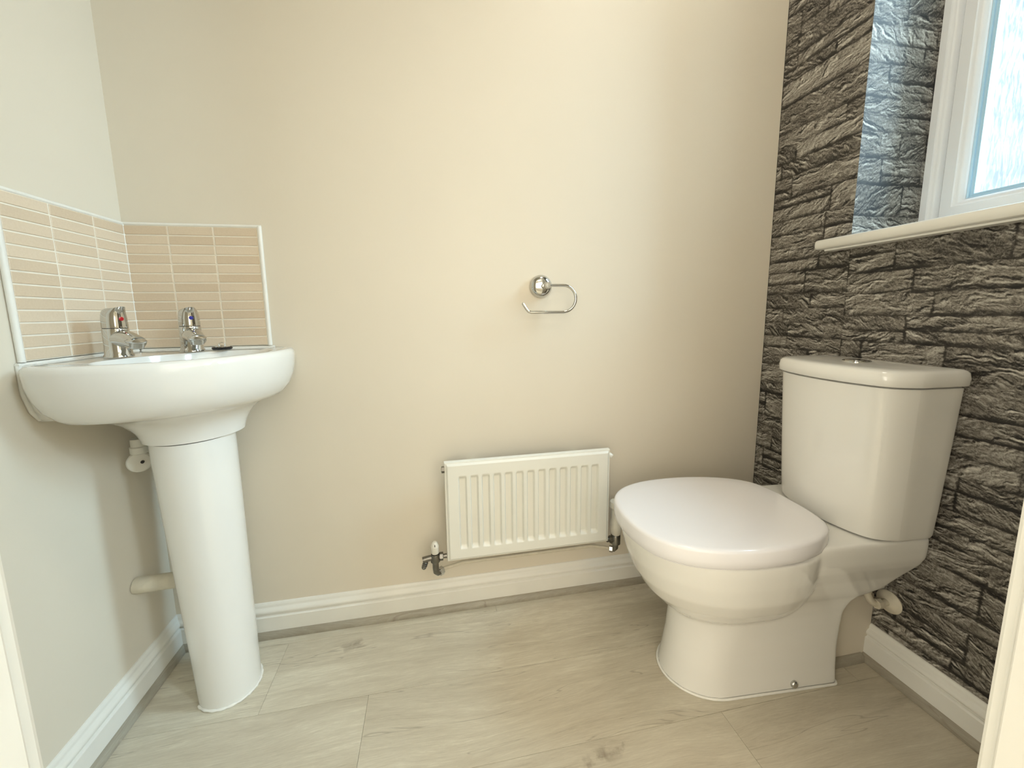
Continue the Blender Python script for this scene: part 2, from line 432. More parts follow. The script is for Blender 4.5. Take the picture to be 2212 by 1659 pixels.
# skirting boards with a wood-look bead along the foot
SK = [(0, 0), (0.0165, 0), (0.0165, 0.0620), (0.0150, 0.0640), (0.0105, 0.0655), (0.0105, 0.0690), (0.0135, 0.0710), (0.0150, 0.0745), (0.0145, 0.0785), (0.0115, 0.0830), (0.0075, 0.0860), (0.0065, 0.0875), (0.0065, 0.0915), (0.0055, 0.0950), (0.0025, 0.0990), (0, 0.0998)]
BD = [(0.0160, 0), (0.0270, 0), (0.0275, 0.004), (0.0262, 0.010), (0.0225, 0.0155), (0.0185, 0.0185), (0.0160, 0.0195)]
def skirting(name, p0, p1, nrm):
    bm = bmesh.new(); extrude_profile(bm, SK, p0, p1, nrm)
    o = struct(obj(name, bm, 'gloss', smooth=35))
    bm = bmesh.new(); extrude_profile(bm, BD, p0, p1, nrm)
    obj('beading', bm, 'bead' if nrm[1] else 'bead_y', o, smooth=50, label='greige wood-look beading at the floor')
    return o
skirting('baseboard_back', (0.0, 0.0), (1.72, 0.0), (0, -1))
skirting('baseboard_left', (0.0, 0.0), (0.0, YF), (1, 0))
skirting('baseboard_right', (W, -0.40), (W, YF), (-1, 0))
bm = bmesh.new(); extrude_profile(bm, SK, (DR+0.075, YF), (W, YF), (0, 1)); extrude_profile(bm, SK, (0, YF), (DL-0.075, YF), (0, 1))
struct(obj('baseboard_front', bm, 'gloss', smooth=35))

# soil pipe boxing behind the toilet, painted like the walls
PBX = (1.700, W-0.001, -0.400, -0.001, 0.0, 0.185)
bm = bx(*PBX, bev=0.002)
box_o = struct(obj('trim_1', bm, 'wall'))
bm = bmesh.new(); extrude_profile(bm, [(0.0, 0), (0.0130, 0), (0.0130, 0.004), (0.0120, 0.010), (0.0085, 0.0155), (0.0040, 0.0190), (0, 0.0195)], (1.70, -0.400), (W-0.026, -0.400), (0, -1))
obj('beading', bm, 'bead', box_o, smooth=50)

# door lining and architraves
bm = bmesh.new()
box(bm, DL-0.03, DL, YH-0.002, YF+0.002, 0, DH, bev=0.002); box(bm, DR, DR+0.03, YH-0.002, YF+0.002, 0, DH, bev=0.002)
box(bm, DL-0.03, DR+0.03, YH-0.002, YF+0.002, DH, DH+0.03, bev=0.002)
lin = struct(obj('door_1', bm, 'gloss'))
for yy, s in ((YF+0.002, 1), (YH-0.002, -1)):
    bm = bmesh.new(); y0, y1 = sorted((yy, yy+s*0.014))
    box(bm, DL-0.072, DL-0.006, y0, y1, 0, DH+0.072, bev=0.004); box(bm, DR+0.006, DR+0.072, y0, y1, 0, DH+0.072, bev=0.004)
    box(bm, DL-0.006, DR+0.006, y0, y1, DH+0.006, DH+0.072, bev=0.004)
    obj('architrave', bm, 'gloss', lin)

# window: frame, opening sash, obscured pane, board
def mitred_frame(bm, y0, y1, z0, z1, prof):
    """prof: closed list of (inset from the outer edge, x)."""
    n = len(prof); R = []
    for (sy, sz, cy, cz) in ((1, 1, y0, z0), (-1, 1, y1, z0), (-1, -1, y1, z1), (1, -1, y0, z1)):
        R.append([bm.verts.new((x, cy+sy*t, cz+sz*t)) for t, x in prof])
    for i in range(4):
        a, b = R[i], R[(i+1) % 4]
        for k in range(n): bm.faces.new((a[k], a[(k+1) % n], b[(k+1) % n], b[k]))
win = bpy.data.objects.new('window_1', None); COL.objects.link(win); win.location = (FX, (WY0+WY1)/2, WZ0); struct(win)
FZ0 = WZ0+0.012
bm = bmesh.new()
X = FX
mitred_frame(bm, WY0+0.001, WY1-0.001, FZ0, WZ1-0.001, [(0, X+0.07), (0, X), (0.014, X), (0.017, X+0.004), (0.021, X+0.005), (0.026, X+0.010), (0.031, X+0.018), (0.035, X+0.019), (0.038, X+0.024), (0.038, X+0.07)])
obj('window_frame', bm, 'upvc', win, smooth=40)
bm = bmesh.new(); i0 = 0.0395
mitred_frame(bm, WY0+i0, WY1-i0, FZ0+i0, WZ1-i0, [(0, X+0.065), (0, X+0.006), (0.003, X+0.003), (0.025, X+0.003), (0.028, X+0.006), (0.031, X+0.007), (0.036, X+0.012), (0.039, X+0.014), (0.042, X+0.022), (0.042, X+0.065)])
sash = obj('sash', bm, 'upvc', win, smooth=40)
bm = bmesh.new(); i1 = i0+0.0422
mitred_frame(bm, WY0+i1, WY1-i1, FZ0+i1, WZ1-i1, [(0, X+0.028), (0, X+0.021), (0.0030, X+0.023), (0.0035, X+0.027), (0.010, X+0.0275), (0.010, X+0.0290)])
obj('gasket', bm, 'edge_reflection', sash)
bm = bx(X+0.030, X+0.050, WY0+i1-0.001, WY1-i1+0.001, FZ0+i1-0.001, WZ1-i1+0.001)
obj('pane', bm, 'glass', sash)
# window board with rounded nose and a thin lip below
bm = bmesh.new()
SX, SY0, SY1 = 1.796, YF+0.002, -0.188
prof = [(SX+0.008, 1.0850), (SX+0.003, 1.0868), (SX+0.0005, 1.0915), (SX, 1.0978), (SX+0.0005, 1.1040), (SX+0.003, 1.1087), (SX+0.008, 1.1105)]
ys = [SY0, SY1-0.006, SY1-0.002, SY1]; R = []
for yv in ys:
    k = 0.0 if yv < SY1-0.004 else (0.003 if yv < SY1-0.001 else 0.007)
    zc = 1.09775
    R.append([bm.verts.new((x+k, yv, zc+(z-zc)*(1-k*25))) for x, z in prof]+[bm.verts.new((W-0.0005, yv, zc+(1.1105-zc)*(1-k*25))), bm.verts.new((W-0.0005, yv, zc+(1.0850-zc)*(1-k*25)))])
for a, b in zip(R, R[1:]):
    for q in range(len(a)): bm.faces.new((a[q], a[(q+1) % len(a)], b[(q+1) % len(a)], b[q]))
bm.faces.new(R[0][::-1]); bm.faces.new(R[-1])
box(bm, W-0.0004, FX+0.02, WY0+0.002, WY1-0.002, 1.0985, 1.1105)
sill = struct(obj('trim_2', bm, 'gloss', smooth=40)); sill['label'] = 'cream painted window board with rounded nose'
bm = bx(1.812, W-0.001, YF+0.01, -0.207, 1.0795, 1.0848, bev=0.001)
obj('lip', bm, 'gloss', sill)
# outside: pale ground far below so the sky light has something to bounce from
struct(obj('ground_outside', bx(2.4, 9, -6, 5, -0.6, -0.5), 'ceiling'))

# ------------------------------------------------------------------ tiled splashback in the corner
ZT0, ZT1 = 0.8485, 1.150
spl = empty('tiled_splashback', (0.0, 0.0, ZT0), 'splashback of slim beige tiles with white grout and trim in the corner above the basin', 'splashback')
obj('grout', bx(0.0012, 0.304, -0.0068, -0.0002, ZT0, ZT1-0.001), 'grout', spl)
obj('grout', bx(0.0002, 0.0068, -0.287, -0.0070, ZT0, ZT1-0.001), 'grout', spl)
rows = 13; rp = (ZT1-ZT0-0.001)/rows; gr = 0.0029
tm = {}
def tile(x0, x1, y0, y1, z0, z1, key):
    if key not in tm:
        bm = bx(-(x1-x0)/2, (x1-x0)/2, -(y1-y0)/2, (y1-y0)/2, -(z1-z0)/2, (z1-z0)/2, bev=0.0009, seg=1)
        me = bpy.data.meshes.new('tile'); bmesh.ops.recalc_face_normals(bm, faces=bm.faces[:]); bm.to_mesh(me); bm.free(); me.materials.append(M['tile']); tm[key] = me
    o = bpy.data.objects.new('tile', tm[key]); COL.objects.link(o); o.parent = spl
    o.location = Vector(((x0+x1)/2, (y0+y1)/2, (z0+z1)/2))-spl.location
    o.rotation_euler = (random.uniform(-.004, .004), random.uniform(-.002, .002), random.uniform(-.004, .004))
backc = [(0.0085, 0.1000), (0.1030, 0.2010), (0.2040, 0.3020)]
leftc = [(0.0085, 0.0915), (0.0945, 0.1925), (0.1955, 0.2855)]
for r in range(rows):
    z0 = ZT0+r*rp+gr/2; z1 = ZT0+(r+1)*rp-gr/2
    for c, (a, b) in enumerate(backc): tile(a, b, -0.0082, -0.0030, z0, z1, 'b%d' % c)
    for c, (a, b) in enumerate(leftc): tile(0.0030, 0.0082, -b, -a, z0, z1, 'l%d' % c)
def trimrun(pts, r, name='edge_trim', mat='sealant', n=12):
    bm = bmesh.new(); tube(bm, pts, r, n); return obj(name, bm, mat, spl, smooth=60)
trimrun([(0.3080, -0.0046, ZT0-0.001), (0.3080, -0.0046, ZT1+0.003)], 0.0054)
trimrun([(0.0054, -0.2915, ZT0-0.001), (0.0054, -0.2915, ZT1+0.003)], 0.0054)
trimrun([(0.0045, -0.0045, ZT1+0.0018), (0.3120, -0.0045, ZT1+0.0018)], 0.0042)
trimrun([(0.0045, -0.0045, ZT1+0.0018), (0.0045, -0.2960, ZT1+0.0018)], 0.0042)
trimrun([(0.0052, -0.0052, ZT0), (0.0052, -0.0052, ZT1)], 0.0046, 'sealant_bead')

# ------------------------------------------------------------------ corner basin
OX, OY = 0.014, 0.014        # sits a touch off the corner's diagonal
def half_outline(ins=0.0, zc=0):
    front = [(0.311, 0.0), (0.336, -0.010), (0.356, -0.034), (0.368, -0.066), (0.374, -0.100), (0.372, -0.142), (0.361, -0.190), (0.339, -0.238), (0.312, -0.279), (0.2975, -0.2975)]
    cx, cy = 0.19, -0.19; out = []
    for (x, y) in front:
        dx, dy = x-cx, y-cy; L = math.hypot(dx, dy); k = (L-ins)/L
        out.append((cx+dx*k, cy+dy*k))
    return out
def outline(ins=0.0):
    h = catmull(half_outline(ins), 5)
    full = [(-0.03, 0.03)]+[(h[0][0], 0.03)]+h+[(-y, -x) for x, y in h[::-1][1:]]+[(-0.03, -h[0][0])]
    return full
def clampw(p, m=0.0015):
    x, y = p[0]+OX, p[1]+OY
    return (max(x, m), min(y, -m))
NB = 144
def bring(poly, z, d=0.25):
    c = (d/2**.5, -d/2**.5)
    return [Vector((*clampw(p), z)) for p in polar_ring(poly, c, NB, -PI/4)]
def ellipse_ring(dc, ec, ra, rb, n=96):
    # centre in diagonal coordinates (d out from the corner, e lateral); ra along d, rb along e
    res = []
    for i in range(n):
        t = 2*PI*i/n; d = dc+ra*math.cos(t); e = ec+rb*math.sin(t)
        res.append(((d+e)/2**.5, -(d-e)/2**.5))
    return res
def lerp(A, B, t): return [a*(1-t)+b*t for a, b in zip(A, B)]
COLLAR = ellipse_ring(0.208, 0.018, 0.092, 0.098)
rings = []
bowl = lambda s, z, sh=0: bring(ellipse_ring(0.292+sh, 0, 0.098*s, 0.150*s), z, 0.292)
rings += [bowl(0.10, 0.722), bowl(0.45, 0.726), bowl(0.70, 0.742), bowl(0.88, 0.775), bowl(0.97, 0.815), bowl(1.0, 0.835), bowl(1.02, 0.8405)]
rings += [bring(outline(0.016), 0.8430), bring(outline(0.006), 0.8420), bring(outline(0.0015), 0.8370), bring(outline(0.0), 0.829), bring(outline(0.0015), 0.805), bring(outline(0.007), 0.780), bring(outline(0.016), 0.758), bring(outline(0.030), 0.741)]
low = bring(outline(0.040), 0.733)
col = bring(COLLAR, 0.652, 0.205)
rings.append(low)
for t, z in ((0.22, 0.727), (0.44, 0.719), (0.64, 0.708), (0.80, 0.694), (0.92, 0.676), (0.985, 0.659), (1.0, 0.652)):
    A = lerp(low, col, t); rings.append([Vector((p.x, p.y, z)) for p in A])
rings.append([Vector((p.x, p.y, 0.649)) for p in bring(ellipse_ring(0.208, 0.018, 0.060, 0.062), 0.650, 0.205)])
bm = bmesh.new(); loft(bm, rings)
basin = tag(obj('corner_basin', bm, 'ceramic', smooth=60), 'white ceramic corner washbasin on a pedestal below the beige tiles', 'basin')
# sealant where the basin meets the walls
bm = bmesh.new()
tube(bm, [(0.318, -0.004, 0.8427), (0.15, -0.004, 0.8430), (0.010, -0.004, 0.8430)], 0.0040, 8)
tube(bm, [(0.004, -0.010, 0.8430), (0.004, -0.15, 0.8430), (0.004, -0.300, 0.8427)], 0.0040, 8)
tube(bm, [(0.0035, -0.297, 0.842), (0.0035, -0.297, 0.79), (0.0035, -0.288, 0.755), (0.0035, -0.275, 0.737)], 0.0042, 8)
obj('sealant_bead', bm, 'sealant', basin, smooth=60, label='white silicone joint against the walls')

# pedestal
def dring(dc, ec, r, back, z, n=40):
    """U plan: round front, straight sides running back towards the corner."""
    pts = []
    for i in range(n+1):
        t = -PI/2+PI*i/n; d = dc+r*1.02*math.cos(t); e = ec+r*math.sin(t); pts.append((d, e))
    for k in range(1, 6): pts.append((dc-back*k/6, ec+r*(1-0.10*k/6)))
    pts.append((dc-back, ec+r*0.8))
    pts.append((dc-back, ec-r*0.8))
    for k in range(5, 0, -1): pts.append((dc-back*k/6, ec-r*(1-0.10*k/6)))
    return [Vector(((d+e)/2**.5, -(d-e)/2**.5, z)) for d, e in pts]
bm = bmesh.new(); rr = []
for k in range(15):
    t = k/14; z = 0.002+0.6475*t
    r = 0.0660+0.0165*(t**1.15)+0.0008*math.sin(t*PI); dc = 0.250-0.036*t; ec = 0.032-0.003*t
    if k == 14: r -= 0.001
    rr.append(dring(dc, ec, r, 0.016+0.014*t, z))
loft(bm, rr)
ped = tag(obj('basin_pedestal', bm, 'ceramic', smooth=50), 'tall tapered white ceramic pedestal under the corner basin', 'pedestal')
bm = bmesh.new(); pts = dring(0.250, 0.032, 0.0670, 0.016, 0.0025)
tube(bm, [pts[i] for i in range(0, 41)], 0.0032, 8, radii=[0.0032+0.0006*math.sin(i*1.7)+0.0004*math.sin(i*3.1) for i in range(41)])
obj('sealant_bead', bm, 'sealant', ped, smooth=60)

# taps
def make_tap(loc, ang, dot, label, sc=1.0):
    t = empty('basin_tap', loc, label, 'tap', ang, 'chrome basin taps')
    def P(x, y, z): return (x*sc, y*sc, z*sc)
    bm = bmesh.new()
    lathe(bm, (0, 0, 0), (0, 0, 1), [(0.0245*sc, 0), (0.0245*sc, 0.003*sc), (0.0222*sc, 0.006*sc), (0.0214*sc, 0.02*sc), (0.0212*sc, 0.058*sc), (0.0204*sc, 0.0595*sc)], 36)
    obj('body', bm, 'chrome', t, smooth=40, world=False)
    # spout: flattened swan body out of the front, with a lipped tip
    bm = bmesh.new()
    path = catmull([P(0.004, 0, 0.037), P(0.018, 0, 0.0385), P(0.034, 0, 0.036), P(0.048, 0, 0.032), P(0.058, 0, 0.029)], 4)
    n = 20; R = []
    for i, p in enumerate(path):
        s = i/(len(path)-1); a = (0.0195-0.0030*s)*sc; b = (0.0200-0.0070*s)*sc
        R.append([Vector((p[0]+b*math.sin(2*PI*k/n)*0.25, a*math.cos(2*PI*k/n), p[2]+b*math.sin(2*PI*k/n))) for k in range(n)])
    loft(bm, R)
    obj('spout', bm, 'chrome', t, smooth=50, world=False)
    bm = bmesh.new()
    lathe(bm, P(0.0535, 0, 0.0375), (-0.15, 0, -1), [(0.006*sc, -0.0025*sc), (0.0150*sc, 0), (0.0180*sc, 0.0035*sc), (0.0172*sc, 0.006*sc), (0.0125*sc, 0.009*sc)], 28)
    obj('spout_lip', bm, 'chrome', t, smooth=40, world=False)
    bm = bmesh.new()
    lathe(bm, P(0.0522, 0, 0.0295), (-0.15, 0, -1), [(0.0135*sc, 0), (0.0130*sc, 0.0100*sc), (0.0120*sc, 0.0108*sc), (0.0102*sc, 0.0108*sc)], 28)
    aer = obj('aerator', bm, 'chrome', t, smooth=40, world=False)
    bm = bmesh.new(); lathe(bm, P(0.0506, 0, 0.0191), (-0.15, 0, -1), [(0.0100*sc, 0), (0.0100*sc, 0.0004*sc)], 24)
    o = obj('outlet', bm, 'black', aer, world=False)
    # dark parting line, then the domed head with its lever peak
    bm = bmesh.new(); lathe(bm, P(0, 0, 0.0594), (0, 0, 1), [(0.0200*sc, 0), (0.0200*sc, 0.0014*sc)], 32)
    obj('collar', bm, 'black', t, world=False)
    bm = bmesh.new(); n = 36; R = []
    for (z, r, fwd, k2) in ((0.0608, 0.0210, 0, 1), (0.066, 0.0213, 0, 1), (0.080, 0.0208, 0.000, 1), (0.090, 0.0196, 0.001, 1.0), (0.0955, 0.0180, 0.005, 1.08), (0.0990, 0.0155, 0.011, 1.2), (0.1012, 0.0115, 0.011, 1.4), (0.1022, 0.006, 0.008, 1.4)):
        ring = []
        for i in range(n):
            a = 2*PI*i/n; x = r*math.cos(a); y = r*math.sin(a)*0.97
            if x > 0: x = x*k2+fwd*(math.cos(a)**2)
            dz = 0.0
            if z > 0.089 and x > 0.010: dz = (x-0.010)*0.30-(0.002 if z > 0.1 else 0)
            ring.append(Vector((x*sc, y*sc, (z+dz)*sc)))
        R.append(ring)
    loft(bm, R)
    head = obj('lever', bm, 'chrome', t, smooth=50, world=False)
    bm = bmesh.new(); lathe(bm, P(0.0200, 0, 0.0795), (1, 0, 0.02), [(0.0042*sc, 0), (0.0042*sc, 0.0016*sc), (0.0028*sc, 0.0023*sc)], 20)
    o = obj('temperature_dot', bm, dot, head, world=False)
    o['label'] = ('red hot-water dot' if dot == 'red' else 'blue cold-water dot')
    return t
make_tap((0.080, -0.180, 0.8432), math.radians(-24), 'red', 'chrome pillar tap with a red dot, nearest the left wall')
make_tap((0.166, -0.083, 0.8432), math.radians(-50), 'blue', 'chrome pillar tap with a blue dot, beside the back wall tiles')

# plug lying on the basin deck
plug = empty('basin_plug', (0.222, -0.066, 0.8436), 'black rubber basin plug with chrome loop lying right of the blue-dot tap', 'plug')
bm = bmesh.new(); lathe(bm, (0.222, -0.066, 0.8436), (0, 0, 1), [(0.0175, 0), (0.0205, 0.0015), (0.0215, 0.005), (0.0200, 0.0065), (0.0195, 0.007)], 32)
obj('stopper', bm, 'black', plug, smooth=40)
bm = bmesh.new(); lathe(bm, (0.222, -0.066, 0.8507), (0, 0, 1), [(0.0165, 0), (0.0160, 0.001), (0.006, 0.0016), (0.0035, 0.004)], 28)
obj('cap', bm, 'chrome', plug, smooth=40)
bm = bmesh.new(); tube(bm, [(0.222+0.006*math.cos(a), -0.066+0.002*math.cos(a), 0.8560+0.005*math.sin(a)) for a in [2*PI*i/18 for i in range(18)]], 0.0010, 8, closed=True)
obj('ring', bm, 'chrome', plug, smooth=60)

# waste pipe and trap behind the pedestal
bm = bmesh.new(); tube(bm, [(0.0012, -0.118, 0.278), (0.05, -0.116, 0.278), (0.150, -0.113, 0.278)], 0.0190, 24)
tag(obj('waste_pipe', bm, 'pipe', smooth=50), 'cream painted waste pipe running from left wall into the pedestal', 'pipe')
tr = empty('basin_trap', (0.062, -0.120, 0.60), 'white plastic trap fittings peeping out left of the pedestal top', 'trap')
bm = bmesh.new(); lathe(bm, (0.040, -0.105, 0.588), (0.42, -0.86, 0.05), [(0.020, 0), (0.020, 0.010), (0.0235, 0.011), (0.0235, 0.019), (0.021, 0.0215), (0.006, 0.0215)], 30)
cap = obj('access_cap', bm, 'plastic', tr, smooth=40)
bm = bmesh.new(); lathe(bm, (0.0560, -0.1235, 0.590), (0.42, -0.86, 0.05), [(0.0035, -0.002), (0.0035, 0.0032)], 14)
obj('hole', bm, 'black', cap)
bm = bmesh.new(); lathe(bm, (0.050, -0.118, 0.610), (0, 0, 1), [(0.014, 0), (0.0175, 0.002), (0.0175, 0.016), (0.015, 0.018), (0.015, 0.036)], 24)
obj('nut', bm, 'plastic', tr, smooth=40)

# ------------------------------------------------------------------ toilet roll holder
hx, hz = 1.057, 1.000
hold = empty('toilet_roll_holder', (hx, 0, hz), 'chrome toilet roll holder with round plate and open wire hook, empty, on the cream wall', 'toilet roll holder')
bm = bmesh.new(); lathe(bm, (hx, -0.0006, hz), (0, -1, 0), [(0.0335, 0), (0.0335, 0.006), (0.0326, 0.010), (0.0294, 0.0155), (0.0234, 0.0200), (0.0156, 0.0230), (0.007, 0.0242), (0, 0.0245)], 44)
obj('wall_plate', bm, 'chrome', hold, smooth=50)
bm = bmesh.new(); lathe(bm, (hx+0.008, -0.020, hz), (0, -1, 0), [(0.0075, 0), (0.0075, 0.018), (0.0095, 0.020), (0.0095, 0.034), (0.0070, 0.037)], 26)
obj('post', bm, 'chrome', hold, smooth=40)
yy = -0.047; zt, zb = 1.000, 0.9235; rad = (zt-zb)/2
path = [(hx+0.008, yy, zt), (hx+0.03, yy, zt)]+[(1.112+rad*math.sin(a), yy, (zt+zb)/2+rad*math.cos(a)) for a in [PI*i/18 for i in range(19)]]
path += [(1.06, yy, zb), (1.016, yy, zb+0.0005), (1.009, yy, zb+0.0025), (1.003, yy, zb+0.009), (0.992, yy, zb+0.026)]
bm = bmesh.new(); tube(bm, path, 0.0042, 16); lathe(bm, (0.9925, yy, zb+0.0255), (-0.55, 0, 0.83), [(0.0042, 0), (0.0038, 0.0018), (0.002, 0.003), (0, 0.0033)], 16)
obj('hook', bm, 'chrome', hold, smooth=60)

# ------------------------------------------------------------------ radiator
rx0, rx1, rz0, rz1, ryf = 0.7531, 1.2531, 0.2088, 0.5088, -0.086
rad_o = empty('panel_radiator', ((rx0+rx1)/2, 0, rz0), 'small white ribbed panel radiator low on the cream wall between basin and toilet', 'radiator')
def sst(a, b, x):
    t = min(max((x-a)/(b-a), 0), 1); return t*t*(3-2*t)
def depth(x, z):
    w = rx1-rx0; h = rz1-rz0; u = x-rx0; v = z-rz0
    e = min(u, w-u, v, h-v)
    d = 0.0060*(1-sst(0.004, 0.010, e))+0.004*(1-sst(0.0, 0.0015, e))       # welded lip round the panel
    pitch = 0.0333; n = 13; c0 = w/2-(n-1)/2*pitch
    k = round((u-c0)/pitch); k = min(max(k, 0), n-1); du = abs(u-(c0+k*pitch))
    fx = 1-sst(0.0075, 0.0125, du); fz = sst(0.036, 0.048, v)*(1-sst(h-0.052, h-0.040, v))
    return d+0.0085*fx*fz
xs = set(); zs = set()
for u in (0, .0015, .004, .006, .008, .010, .018): xs.add(rx0+u); xs.add(rx1-u); zs.add(rz0+u); zs.add(rz1-u)
for k in range(13):
    c = (rx0+rx1)/2+(k-6)*0.0333
    for q in (0, .0065, .0075, .009, .010, .011, .0125, .0137): xs.add(round(c+q, 6)); xs.add(round(c-q, 6))
for q in (.034, .036, .038, .040, .042, .044, .046, .048, .05, .08, .12, .16, .20): zs.add(rz0+q)
for q in (.038, .040, .042, .044, .046, .048, .050, .052, .054): zs.add(rz1-q)
xs = sorted(xs); zs = sorted(zs)
bm = bmesh.new(); G = [[bm.verts.new((x, ryf+depth(x, z), z)) for x in xs] for z in zs]
for j in range(len(zs)-1):
    for i in range(len(xs)-1): bm.faces.new((G[j][i], G[j][i+1], G[j+1][i+1], G[j+1][i]))
# back skin
yb = ryf+0.020
loop = [G[0][i] for i in range(len(xs))]+[G[j][-1] for j in range(1, len(zs))]+[G[-1][i] for i in range(len(xs)-2, -1, -1)]+[G[j][0] for j in range(len(zs)-2, 0, -1)]
bk = [bm.verts.new((v.co.x, yb, v.co.z)) for v in loop]
for i in range(len(loop)):
    k = (i+1) % len(loop); bm.faces.new((loop[i], bk[i], bk[k], loop[k]))
bm.faces.new(bk[::-1])
obj('panel', bm, 'rad', rad_o, smooth=30)
bm = bmesh.new()
for i in range(28):
    x = rx0+0.03+i*0.0163; box(bm, x, x+0.0012, yb+0.0003, yb+0.028, rz0+0.02, rz1-0.02)
obj('convector', bm, 'rad', rad_o)
for x in (rx0+0.09, rx1-0.09):
    obj('bracket', bx(x-0.012, x+0.012, yb+0.028, -0.0008, rz0+0.03, rz1-0.03, bev=0.001), 'rad', rad_o)
bm = bmesh.new(); lathe(bm, (rx0+0.001, yb-0.008, rz1-0.022), (-1, 0, 0), [(0.0095, 0), (0.0095, 0.008), (0.006, 0.009)], 6)
obj('blanking_plug', bm, 'nickel', rad_o, label='dark metal plug at upper left')
bm = bmesh.new(); lathe(bm, (rx1-0.001, yb-0.008, rz1-0.022), (1, 0, 0), [(0.0085, 0), (0.0085, 0.007), (0.004, 0.008), (0.004, 0.012)], 12)
obj('air_vent', bm, 'rad', rad_o)
bm = bmesh.new(); tube(bm, [(0.728, -0.052, 0.1665), (0.80, -0.030, 0.1665), (1.22, -0.030, 0.1665), (1.268, -0.052, 0.1665)], 0.0052, 12)
tag(obj('radiator_pipe', bm, 'pipe', smooth=50), 'thin painted pipe running along the wall under the radiator', 'pipe')

# lockshield valve with drain cock, left
vx, vy, vz = 0.7190, -0.070, 0.222
va = empty('lockshield_valve', (vx, vy, vz-0.05), 'dull metal radiator valve with white cap and drain spout left of the radiator', 'valve')
bm = bmesh.new()
lathe(bm, (vx, vy, vz-0.016), (0, 0, 1), [(0.0100, 0), (0.0138, 0.003), (0.0138, 0.014), (0.0142, 0.016), (0.0120, 0.027)], 24)
lathe(bm, (vx, vy, vz), (1, 0, 0), [(0.008, 0), (0.0085, 0.012), (0.0065, 0.014), (0.0065, 0.018)], 20)
obj('valve_body', bm, 'nickel', va, smooth=40)
bm = bmesh.new(); lathe(bm, (vx+0.012, vy, vz), (1, 0, 0), [(0.0105, 0), (0.0118, 0.001), (0.0118, 0.010), (0.0105, 0.011)], 6)
lathe(bm, (vx+0.022, vy, vz), (1, 0, 0), [(0.0065, 0), (0.0065, 0.0115)], 16)
obj('union_nut', bm, 'nickel', va, smooth=30)
bm = bmesh.new(); lathe(bm, (vx, vy, vz+0.013), (0, 0, 1), [(0.0108, 0), (0.0120, 0.002), (0.0112, 0.020), (0.0122, 0.021), (0.0112, 0.024), (0.0086, 0.031), (0.0050, 0.035), (0, 0.0355)], 20)
o = obj('cap', bm, 'plastic', va, smooth=40, label='white plastic cap')
bm = bmesh.new(); box(bm, vx-0.0010, vx+0.0010, vy-0.0110, vy-0.004, vz+0.037, vz+0.043)
obj('slot', bm, 'black', o)
bm = bmesh.new(); tube(bm, [(vx-0.004, vy, vz), (vx-0.022, vy-0.002, vz-0.001), (vx-0.036, vy-0.003, vz-0.003)], 0.0085, 14)
obj('drain_arm', bm, 'nickel', va, smooth=40)
bm = bmesh.new(); lathe(bm, (vx-0.0255, vy-0.003, vz-0.004), (-0.35, -0.1, -0.9), [(0.0065, 0), (0.0065, 0.006), (0.0080, 0.007), (0.0064, 0.011), (0.0080, 0.012), (0.0064, 0.016), (0.0080, 0.017), (0.0064, 0.021), (0.0072, 0.022), (0.0055, 0.026)], 18)
obj('hose_spout', bm, 'nickel', va, smooth=30)
bm = bmesh.new(); tube(bm, [(vx, vy, vz-0.012), (vx, vy, vz-0.034), (vx+0.001, vy+0.001, vz-0.046), (vx+0.006, vy+0.006, vz-0.054), (vx+0.014, vy+0.014, vz-0.0555)], 0.0092, 16)
obj('elbow', bm, 'nickel', va, smooth=50)
bm = bmesh.new(); lathe(bm, (vx+0.010, vy+0.010, vz-0.0555), (0.8, 0.5, 0), [(0.0110, 0), (0.0126, 0.001), (0.0126, 0.012), (0.0110, 0.013)], 6)
obj('compression_nut', bm, 'chrome', va, smooth=30)

# thermostatic valve, right, mostly behind the toilet lid
tx, ty, tz = 1.2850, -0.066, 0.205
tv = empty('thermostatic_valve', (tx, ty, tz-0.04), 'white-headed radiator valve right of the radiator, half hidden by the toilet lid', 'valve')
bm = bmesh.new()
lathe(bm, (tx, ty, tz-0.018), (0, 0, 1), [(0.0100, 0), (0.0150, 0.003), (0.0150, 0.030), (0.0120, 0.034)], 22)
lathe(bm, (tx, ty, tz), (-1, 0, 0), [(0.008, 0), (0.008, 0.030)], 16)
lathe(bm, (tx-0.010, ty, tz), (-1, 0, 0), [(0.0115, 0), (0.0115, 0.011)], 6)
tube(bm, [(tx, ty, tz-0.014), (tx, ty, tz-0.030), (tx-0.004, ty+0.004, tz-0.037), (tx-0.012, ty+0.010, tz-0.0385)], 0.0092, 14)
obj('valve_body', bm, 'nickel', tv, smooth=40)
bm = bmesh.new(); lathe(bm, (tx-0.006, ty+0.005, tz-0.0385), (-0.85, 0.5, 0), [(0.0095, 0), (0.0106, 0.001), (0.0106, 0.010), (0.0095, 0.011)], 6)
obj('compression_nut', bm, 'chrome', tv, smooth=30)
bm = bmesh.new(); lathe(bm, (tx, ty, tz+0.016), (0, 0, 1), [(0.0130, 0), (0.0165, 0.006), (0.0180, 0.022), (0.0180, 0.045), (0.0155, 0.052), (0.0155, 0.088), (0.0210, 0.092), (0.0215, 0.104), (0.0190, 0.110), (0, 0.112)], 28)
obj('thermostat_head', bm, 'plastic', tv, smooth=35, label='white ribbed thermostat head')

# ------------------------------------------------------------------ toilet
TX, TY, TR = 1.834, -0.360, -0.060
toi = empty('toilet', (TX, TY, 0), 'white close-coupled toilet with closed lid against the dark stone wallpaper', 'toilet', TR)
